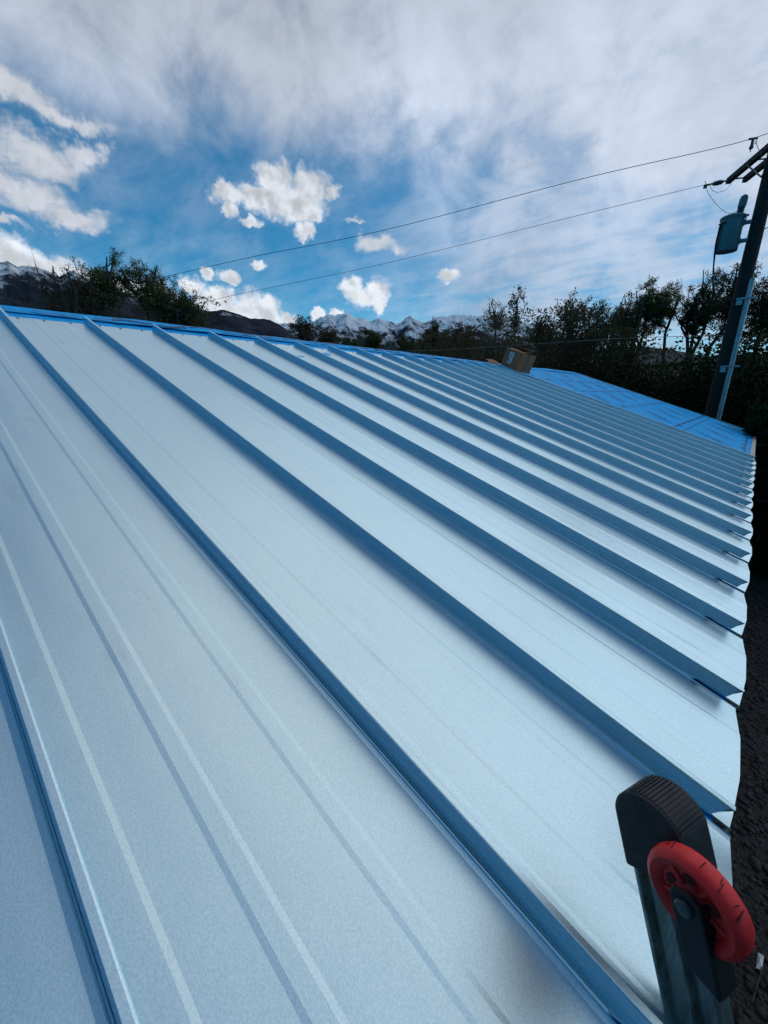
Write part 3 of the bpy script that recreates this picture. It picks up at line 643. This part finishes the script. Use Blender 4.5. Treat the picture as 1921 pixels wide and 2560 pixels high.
def bez(pts, n=10):                                            # smooth chain through the points
    P_ = [Vector(p) for p in pts]; o = []
    for i in range(len(P_) - 1):
        a, b, c_, d = P_[max(i - 1, 0)], P_[i], P_[i + 1], P_[min(i + 2, len(P_) - 1)]
        for k in range(n):
            t = k / n; o.append(.5 * ((2 * b) + (c_ - a) * t + (2 * a - 5 * b + 4 * c_ - d) * t * t + (3 * b - a - 3 * c_ + d) * t ** 3))
    return o + [P_[-1]]
for k, pts in enumerate((((1802, 562), (1790, 610), (1785, 660), (1784, 700), (1790, 735), (1815, 752), (1836, 745)), ((1806, 560), (1794, 600), (1787, 650), (1786, 680), (1798, 705), (1822, 716), (1842, 712)), ((1800, 566), (1789, 620), (1783, 690), (1785, 730), (1800, 760), (1832, 770)))):
    cb = MB(); cb.tube(bez([at_y(x, y, 12.34 + .02 * k + (.12 if j > 4 else 0)) for j, (x, y) in enumerate(pts)]), .0125, 6); cb.build('secondary_cable', M_cable, tr, smooth=True)

E2 = base + ARM * 1.33 + LN * .20; E1 = base - ARM * 1.33 + LN * .20
def line(name, label, E, pix, r, far):
    pts = [Vector(E)] + [on_upright(E, LN, x, y) for x, y in pix]
    a, b = pts[-2], pts[-1]; g = (b.z - a.z) / (b - a).xy.length
    pts += [b + Vector((LN.x, LN.y, g)) * 6, b + Vector((LN.x, LN.y, g * .5)) * 14, b + Vector((LN.x, LN.y, g * .2)) * far]
    m = MB(); m.tube(bez(pts, 8), r, 5); return tag(m.build(name, M_wire, smooth=True), label, 'wire', 'overhead power lines')
line('power_line', 'upper power line crossing the clouds from the near crossarm end', E1, ((1885, 345), (1458, 446), (960, 575), (640, 640), (440, 685)), .0058, 24)
line('power_line', 'lower power line crossing the sky from the far crossarm end', E2, ((1800, 453), (1423, 544), (960, 659), (598, 735)), .0054, 24)
def insulator(E, dirv, label):
    t = empty('line_insulator', tuple(E)); tag(t, label, 'insulator', 'dead-end insulators on the crossarm')
    d = Vector(dirv).normalized(); m = MB(); m.lathe(E, d, [(0, 0), (.014, 0), (.014, .07), (.03, .08), (.046, .11), (.050, .19), (.040, .27), (.018, .29), (.014, .31), (.012, .36), (0, .36)], 16); m.build('insulator_body', M_insul, t, smooth=True)
    c_ = MB(); c_.tube([E + d * .35, E + d * .46], .022, 8); c_.box(E + d * .43 + Vector((0, 0, -.035)), (.07, .03, .05)); c_.tube([E + d * .42, E + d * .44 + Vector((-.02, 0, .10))], .006, 6); c_.build('strain_clamp', M_bolt, t, smooth=True)
    return t
insulator(E2, LN + Vector((0, 0, -.12)), 'dark insulator at the far end of the crossarm')
insulator(E1, LN + Vector((0, 0, -.12)), 'dark insulator on the near end of the crossarm by the picture edge')
cl = MB(); p_ = on_upright(E1, LN, 1884, 346); cl.tube([p_ + Vector((.06, .03, 0)), p_ - Vector((.06, .03, 0))], .018, 8); cl.tube([p_, p_ - Vector((0, 0, .10))], .022, 8); cl.tube([p_ + Vector((.05, .03, 0)), p_ + Vector((.06, .03, -.07)), p_ + Vector((.02, 0, -.09))], .006, 6); cl.lathe(p_ - Vector((0, 0, .10)), (0, 0, -1), [(.02, 0), (.035, .02), (.03, .05), (.008, .06), (.006, .10)], 10)
tag(cl.build('line_clamp', M_bolt, smooth=True), 'dark metal tap clamp hanging from the upper power line', 'clamp')
for lbl, pts in (('thin jumper wire looping from the lower line to the transformer bushing', ((1767, 458), (1770, 480), (1790, 508), (1815, 530), (1835, 532), (1850, 520))),
                 ('thin jumper wire curling below the far crossarm end', ((1776, 458), (1779, 472), (1792, 480), (1812, 476), (1825, 464), (1832, 450))),
                 ('thin tail wire hanging from the upper line clamp', ((1888, 352), (1893, 362), (1899, 376), (1906, 392)))):
    P_ = [Vector(on_upright(E2 if 'clamp' not in lbl else E1, LN, x, y)) for x, y in pts[:2]] if 'curl' not in lbl else [Vector(on_upright(E2, LN, *pts[0])), Vector(on_upright(E2, LN, *pts[1]))]
    k = len(pts); y0 = P_[-1].y; ye = 12.5 if 'bushing' in lbl else (13.7 if 'curl' in lbl else 11.5)
    P_ += [Vector(at_y(x, y, y0 + (ye - y0) * (j + 1) / (k - 2))) for j, (x, y) in enumerate(pts[2:])]
    m = MB(); m.tube(bez(P_, 6), .0045, 5); tag(m.build('jumper_wire', M_wire, smooth=True), lbl, 'wire', 'jumper wires at the pole')
# service drop behind the ridge
P_ = [at_y(1829, 838, 12.5), at_dist(1660, 842, 13.2), at_dist(1535, 847, 13.8), at_dist(1352, 859, 14.6), at_dist(1140, 873, 15.5), at_dist(993, 878, 16), at_dist(900, 884, 16.5), at_dist(700, 892, 17)]
m = MB(); m.tube(bez(P_, 6), .0075, 5); tag(m.build('service_wire', M_alu, smooth=True), 'thin pale wire running low behind the box and ridge', 'wire')
m = MB(); a = at_y(1886, 1249, 9.9); b = at_y(1921, 1254, 9.9); b2_ = a + (b - a) * 5; a2 = Vector((-.5, a[1], a[2])); m.tube([a2, a, b, b2_], .007, 5); tag(m.build('fence_wire', M_alu), 'pale wire stretched from the house side towards the dark hedge', 'wire')

# litter on the yard
def on_ground(px, py, z=.03):
    d = ray(px, py); t = (z - CAM[2]) / d[2]; return np.array(CAM) + t * d
lt = MB(); o = Vector(on_ground(1899, 2405)); lt.add([o + Vector(p) for p in ((-.015, -.05, 0), (.01, -.045, .008), (.02, .045, .012), (-.006, .05, .003), (.0, 0, .018))], [(0, 1, 4), (1, 2, 4), (2, 3, 4), (3, 0, 4)])
tag(lt.build('paper_scrap', M_label), 'small white paper scrap on the dark gravel', 'litter')
r3 = random.Random(3)
for k, (x, y, L) in enumerate(((1895, 2445, .30), (1902, 2300, .2), (1890, 2490, .24))):
    o = Vector(on_ground(x, y)); a = r3.uniform(0, 6); tw = MB(); q = Vector((cos(a), sin(a), 0)); tw.tube([o - q * L / 2, o + Vector((.01, .02, .015)), o + q * L / 2], [.004, .0035, .002], 5)
    tag(tw.build('twig', M_bark), ('longest dry twig on the gravel just below the paper scrap', 'short dry twig on the gravel above the paper scrap', 'dry twig on the gravel at the bottom picture corner')[k], 'twig', 'twigs on the gravel')

# ------------------------------------------------------------------ trees
def leaves(rs, C_, size, stretch=1.6):
    n = len(C_); a = rs.normal(size=(n, 3)); a /= np.linalg.norm(a, axis=1)[:, None]; b = np.cross(a, rs.normal(size=(n, 3))); b /= np.linalg.norm(b, axis=1)[:, None] + 1e-9
    s = size * rs.uniform(.6, 1.35, n)[:, None]; a = a * s * stretch; b = b * s
    V = np.stack([C_ - a, C_ + b * .8 - a * .1, C_ + a, C_ - b * .8 + a * .1], 1).reshape(-1, 3)
    return V, np.arange(4 * n).reshape(n, 4)
def seg_mesh(segs, k=5):
    P0 = np.array([s[0] for s in segs]); P1 = np.array([s[1] for s in segs]); r0 = np.array([s[2] for s in segs])[:, None]; r1 = np.array([s[3] for s in segs])[:, None]
    t = P1 - P0; t /= np.linalg.norm(t, axis=1)[:, None] + 1e-9; h = np.where(np.abs(t[:, 2:3]) < .9, np.array([[0, 0, 1.]]), np.array([[1., 0, 0]])); a = np.cross(t, h); a /= np.linalg.norm(a, axis=1)[:, None]; b = np.cross(t, a)
    ring = []
    for Pp, r in ((P0, r0), (P1, r1)):
        for j in range(k): ring.append(Pp + (a * cos(2 * pi * j / k) + b * sin(2 * pi * j / k)) * r)
    V = np.stack(ring, 1).reshape(-1, 3); q = np.array([[j, (j + 1) % k, k + (j + 1) % k, k + j] for j in range(k)]); F = (q[None] + 2 * k * np.arange(len(segs))[:, None, None]).reshape(-1, 4)
    return V, F
def tree(name, label, base, H, rad, ch, seed, leafm, nleaf, lsize, stems=1, limbs=7, group=None, twig=.20, up=.35, trunk=1.0, clump=.06, skew=0.0):
    """trunks fanning up into limbs, branches and twigs that fill an uneven egg-shaped crown"""
    rs = np.random.default_rng(seed); segs = []; tips = []; b = np.array(base, float); ch = min(ch, H * .9)
    cc = b + [skew * rad, 0, H - ch * .5]; lob = rs.normal(size=(5, 3)); lob /= np.linalg.norm(lob, axis=1)[:, None]; la = rs.uniform(-.30, .22, 5)
    def inside(lo, hi):
        q = rs.normal(size=3); q /= np.linalg.norm(q); r = rs.uniform(lo, hi) * (1 + sum(a * max(0, q @ l) ** 3 for a, l in zip(la, lob)))
        return cc + q * [rad * r, rad * r, ch * .5 * r]
    def path(p, q, r0, r1, n, wob, lift):
        pts = [p]; L = np.linalg.norm(q - p)
        for k in range(1, n + 1):
            t = k / n; pts.append(p + (q - p) * t + np.array([0, 0, -lift * L * sin(pi * t)]) + (rs.normal(size=3) * wob * L if k < n else 0))
        for k in range(n): segs.append((pts[k], pts[k + 1], r0 + (r1 - r0) * k / n, r0 + (r1 - r0) * (k + 1) / n))
        return pts
    def pick(pts, lo): 
        t = rs.uniform(lo, .98) * (len(pts) - 1); k = int(t); return pts[k] + (pts[k + 1] - pts[k]) * (t - k)
    R0 = (.012 * H + .03) * trunk
    for st in range(stems):
        f0 = b + (rs.normal(size=3) * [.12 * rad, .12 * rad, 0] if stems > 1 else 0); aim = cc + rs.normal(size=3) * [rad * (.12 if stems == 1 else .40), rad * (.12 if stems == 1 else .40), 0] + [0, 0, ch * .12]
        tk = path(f0, aim, R0 * (1 if stems == 1 else .78), R0 * .35, 6, .022, .0)
        hz = (H - ch) / max(aim[2] - b[2], .1)
        for _ in range(max(3, limbs // stems + 1)):
            e = inside(.65, 1.0); s0 = pick(tk, min(max(hz * .92, .15), .8)); lb_ = path(s0, e, R0 * .36, R0 * .12, 4, .05, .07)
            for _ in range(7):
                e2 = inside(.75, 1.12); s1 = pick(lb_, .25); v = e2 - s1; m = np.linalg.norm(v); e2 = s1 + v / m * min(m, .95 * rad) + [0, 0, up * .15 * ch * rs.random()]
                br = path(s1, e2, R0 * .13, R0 * .05, 3, .06, .04)
                for _ in range(7):
                    s2 = pick(br, .2); v = rs.normal(size=3) + (e2 - s1) / m * 1.2 + [0, 0, up]; v /= np.linalg.norm(v)
                    tw = path(s2, s2 + v * twig * rad * rs.uniform(.5, 1.35), R0 * .045, R0 * .018, 2, .08, 0); tips += tw[1:]
    t = empty(name, tuple(b)); tag(t, label, 'tree', group)
    V, F = seg_mesh(segs, 5); place('trunk', quick_mesh('trunk', V, F, True), M_bark, t)
    T = np.array(tips); wgt = rs.random(len(T)) ** 1.4; wgt /= wgt.sum()
    C_ = T[rs.choice(len(T), nleaf, p=wgt)] + rs.normal(size=(nleaf, 3)) * (clump * rad)
    V, F = leaves(rs, C_, lsize); place('crown', quick_mesh('crown', V, F), M_leaf[leafm], t)
    return t
def foot(px, d):                                                # ground point under this picture column at this distance
    a = radians(azel(px, 900)[0]); return (CAM[0] + d * sin(a), CAM[1] + d * cos(a), 0.0)
def top_h(px, py, d): return CAM[2] + d * tan(radians(azel(px, py)[1]))
def shrub(name, label, px, py, d, rx, seed, leafm, n, ls, group, h=None):
    rs = np.random.default_rng(seed); H = h or top_h(px, py, d); b = np.array(foot(px, d)); segs = []
    k = 26; tipd = rs.normal(size=(k, 3)); tipd[:, 2] = np.abs(tipd[:, 2]) + .5; tipd /= np.linalg.norm(tipd, axis=1)[:, None]
    cl = []
    for q in tipd:
        e = b + np.array([q[0] * rx * 1.1, q[1] * rx * 1.1, H * rs.uniform(.45, .97)]); m_ = b + (e - b) * .5 + rs.normal(size=3) * .15
        segs += [(b + rs.normal(size=3) * [.2, .2, 0], m_, .035, .022), (m_, e, .022, .006)]; cl.append(e)
        for _ in range(5):
            f_ = rs.uniform(.2, .9); s_ = b + (e - b) * f_; w_ = s_ + rs.normal(size=3) * [rx * .35, rx * .35, .35] + [0, 0, .25]; segs.append((s_, w_, .012, .004)); cl.append(w_)
    t = empty(name, tuple(b)); tag(t, label, 'shrub', group)
    V, F = seg_mesh(segs, 4); place('stem', quick_mesh('stem', V, F), M_bark, t)
    cl = np.array(cl); cl[:, 2] = np.clip(cl[:, 2], .2, H)
    pts = cl[rs.integers(0, len(cl), n)] + rs.normal(size=(n, 3)) * [rx * .30, rx * .30, .13 * H]; pts[:, 2] = np.clip(np.abs(pts[:, 2]), .05, H * 1.04)
    V, F = leaves(rs, pts, ls); place('crown', quick_mesh('crown', V, F), M_leaf[leafm], t); return t

G1, G2, G3 = 'trees behind the left part of the ridge', 'trees beyond the middle of the ridge', 'trees beyond the far end of the roof'
def prad(px, d, r): return d * abs(radians(azel(px + r, 760)[0] - azel(px, 760)[0]))   # crown half-width of r photo pixels at this distance
# left clump: crown centre column, top row, half-width and crown height in photo pixels
def phgt(px, py, h, d): return top_h(px, py, d) - top_h(px, py + h, d)
for (px, py, d, rw, hh, sd, lm, nl, ls, st, tw, lb) in (
    (180, 662, 13.5, 66, 140, 1, 2, 1400, .011, 2, .42, 'nearly bare leaning tree at the left end of the left clump'),
    (238, 630, 14.0, 66, 170, 2, 2, 4500, .011, 2, .36, 'tall twiggy tree, second of the left clump, with few leaves'),
    (305, 638, 13.2, 66, 140, 3, 0, 10000, .0115, 1, .24, 'leafy olive-green tree in the middle of the left clump'),
    (392, 636, 13.6, 70, 150, 4, 0, 11500, .0115, 2, .22, 'tallest rounded leafy tree on the right of the left clump'),
    (462, 700, 13.0, 74, 120, 5, 0, 13000, .013, 2, .24, 'low spreading tree at the right end of the left clump')):
    tree('tree', lb, foot(px, d), top_h(px, py, d), prad(px, d, rw), phgt(px, py, hh, d), 100 + sd, lm, nl, ls, stems=st, group=G1, twig=tw)
for k, (px, py, d, rx, lm, n, lb) in enumerate(((150, 772, 12.5, .6, 1, 5000, 'low brown shrub under the bare tree at the far left'), (225, 776, 12.8, .6, 1, 7000, 'dim shrub below the twiggy left tree'), (320, 766, 12.4, .7, 1, 11000, 'dense dark shrub under the middle of the left clump'), (410, 758, 12.6, .7, 0, 11000, 'dense green shrub below the rounded left tree'), (490, 770, 12.8, .55, 1, 9000, 'lowest shrub at the right end of the left clump'))):
    shrub('shrub', lb, px, py, d, rx, 300 + k, lm, n, .022, 'shrubs under the left trees')
# middle, further off
for (px, py, d, rw, hh, sd, lm, nl, ls, st, tw, lb) in (
    (765, 788, 42, 36, 75, 11, 2, 4500, .045, 3, .26, 'reddish bare-twigged tree in front of the snowy peaks, left of centre'),
    (815, 806, 44, 36, 70, 12, 2, 4500, .045, 3, .26, 'lower reddish tree just right of the reddish twiggy one'),
    (872, 838, 40, 26, 60, 13, 0, 5000, .05, 2, .2, 'small dark green tree below the highest snowy peak'),
    (925, 824, 40, 28, 70, 14, 0, 6000, .05, 2, .2, 'dark green tree right of the highest snowy peak'),
    (1012, 830, 36, 26, 70, 15, 0, 6000, .045, 2, .2, 'bright green small tree below the dark pyramid peak'),
    (1085, 798, 38, 46, 100, 16, 2, 9000, .045, 3, .24, 'round brown tree between the dark peak and the tall thin trees'),
    (1152, 800, 36, 44, 100, 17, 1, 9000, .045, 2, .22, 'olive tree left of the tall thin trees'),
    (1230, 742, 28, 42, 90, 18, 2, 900, .026, 1, .36, 'bare fan-shaped tree left of the tallest thin sapling'),
    (1278, 680, 24, 22, 160, 19, 2, 1300, .026, 1, .5, 'tallest thin sapling standing above the box')):
    tree('tree', lb, foot(px, d), top_h(px, py, d), prad(px, d, rw), phgt(px, py, hh, d), 100 + sd, lm, nl, ls, stems=st, group=G2, twig=tw, limbs=5 if rw < 30 else 7, up=1.0 if rw == 22 else .35, trunk=.6 if rw == 22 else 1.0)
mid = [(700, 850, 46, 1.6, 2), (785, 850, 42, 1.7, 2), (870, 862, 40, 1.6, 0), (955, 868, 38, 1.5, 3), (1035, 868, 34, 1.4, 1), (1105, 845, 30, 1.5, 1), (1175, 828, 27, 1.4, 2), (1250, 812, 24, 1.3, 1), (1320, 800, 22, 1.2, 1)]
nm = ['brown shrub at the left end of the far thicket', 'reddish shrub of the far thicket below the reddish trees', 'green shrub of the far thicket below the highest snowy peak', 'dark evergreen shrub of the far thicket below the dark pyramid peak', 'low olive shrub of the far thicket, lowest beside the wire', 'olive shrub of the far thicket left of the box', 'brown shrub of the far thicket directly behind the box', 'olive shrub behind the box and the tallest sapling', 'olive shrub just right of the box']
for k, (px, py, d, rx, lm) in enumerate(mid): shrub('shrub', nm[k], px, py, d, rx, 330 + k, lm, 12000, .045, 'shrubs of the far thicket')
# right: beyond the far end of the roof
for (px, py, d, rw, hh, sd, lm, nl, ls, st, tw, lb) in (
    (1350, 772, 21, 34, 110, 31, 1, 4000, .026, 2, .3, 'slim sapling right of the tallest thin sapling'),
    (1418, 706, 20, 42, 150, 32, 1, 2000, .026, 2, .36, 'sparse upright sapling with open top left of the dark trees'),
    (1478, 740, 20, 58, 150, 33, 1, 9500, .019, 2, .22, 'dark leafy tree between the sparse sapling and the round green crown'),
    (1545, 724, 19.5, 54, 150, 34, 1, 9500, .019, 2, .22, 'dark tree leaning against the round green crown'),
    (1614, 686, 19.5, 78, 150, 35, 0, 15000, .019, 3, .2, 'round green-crowned tree with several trunks, right of centre'),
    (1722, 662, 20, 72, 180, 36, 1, 11000, .019, 3, .22, 'dark many-trunked tree just left of the utility pole'),
    (1796, 632, 21, 70, 220, 37, 1, 11000, .019, 2, .22, 'dark tree whose crown shows behind the transformer cables'),
    (1876, 596, 20, 80, 260, 38, 1, 13000, .019, 2, .22, 'dark tall tree right behind the utility pole'),
    (1950, 560, 19, 80, 260, 39, 1, 13000, .025, 3, .22, 'tallest dark tree cut by the right picture edge')):
    tree('tree', lb, foot(px, d), top_h(px, py, d), prad(px, d, rw), phgt(px, py, hh, d), 100 + sd, lm, nl, ls, stems=st, group=G3, twig=tw, limbs=8)
rt = [(1380, 800, 19.5, 1.0, 1), (1440, 790, 18.5, 1.0, 2), (1500, 805, 18, 1.0, 1), (1555, 845, 17.5, .9, 1), (1625, 925, 17, 1.0, 1), (1695, 925, 16.8, 1.0, 3), (1755, 885, 16.4, .9, 1), (1825, 850, 16, 1.0, 3), (1890, 840, 15, 1.2, 3), (1985, 860, 15.5, 1.1, 1)]
nr_ = ['olive shrub right of the box, left end of the right thicket', 'brown shrub below the sparse sapling', 'olive shrub of the right thicket below the dark leafy tree', 'olive shrub of the right thicket left of the hill gap', 'low shrub in front of the blue hill', 'low dark evergreen shrub right of the blue hill', 'dark shrub of the right thicket just left of the pole foot', 'dark evergreen shrub behind the conduit pipe', 'dark evergreen shrub right of the conduit pipe', 'dark shrub of the right thicket at the right picture edge']
for k, (px, py, d, rx, lm) in enumerate(rt): shrub('shrub', nr_[k], px, py, d, rx, 360 + k, lm, 16000, .034, 'shrubs of the right thicket')
# hedge closing the yard
hd = [(.55, 10.6), (1.7, 10.5), (2.9, 10.6), (4.1, 10.5), (5.3, 10.6)]
hn = ['dark hedge bush closing the gravel yard, nearest the eave', 'dark hedge bush second from the eave', 'dark hedge bush third from the eave', 'dark hedge bush fourth from the eave', 'dark hedge bush farthest from the eave']
for k, (x, y) in enumerate(hd):
    d = hypot(x - CAM[0], y - CAM[1]); rs = np.random.default_rng(400 + k); t = empty('hedge_bush', (x, y, 0)); tag(t, hn[k], 'hedge', 'hedge bushes across the yard')
    segs = [(np.array([x, y, 0.]) + rs.normal(size=3) * [.25, .25, 0], np.array([x, y, 2.4]) + rs.normal(size=3) * [.4, .4, .3], .03, .008) for _ in range(30)]
    V, F = seg_mesh(segs, 4); place('stem', quick_mesh('stem', V, F), M_bark, t)
    n = 22000; pts = np.stack([x + rs.uniform(-.75, .75, n), y + rs.normal(0, .38, n), 3.1 * rs.random(n) ** .85], 1); V, F = leaves(rs, pts, .034); place('crown', quick_mesh('crown', V, F), M_leaf[3], t)

# unseen trees added behind the viewer so the seams mirror something dark
for k, (x, y, H, rd) in enumerate(((-9.5, -8.5, 8.2, 2.6), (-5.2, -10.5, 8.8, 2.7), (-.6, -10.0, 8.0, 2.6), (3.8, -10.8, 9.0, 2.8), (8.0, -8.5, 8.4, 2.6))):
    tree('tree', ('unseen leafy tree added behind the viewer at the far left of its row', 'unseen leafy tree added behind the viewer, second in its row from the left', 'unseen leafy tree added straight behind the viewer', 'tallest unseen leafy tree added behind the viewer', 'unseen leafy tree added behind the viewer at the yard side of its row')[k], (x, y, 0), H, rd, H * .78, 500 + k, 0, 9000, .085, stems=1, group='unseen trees added for the seam reflections', twig=.3, limbs=8)
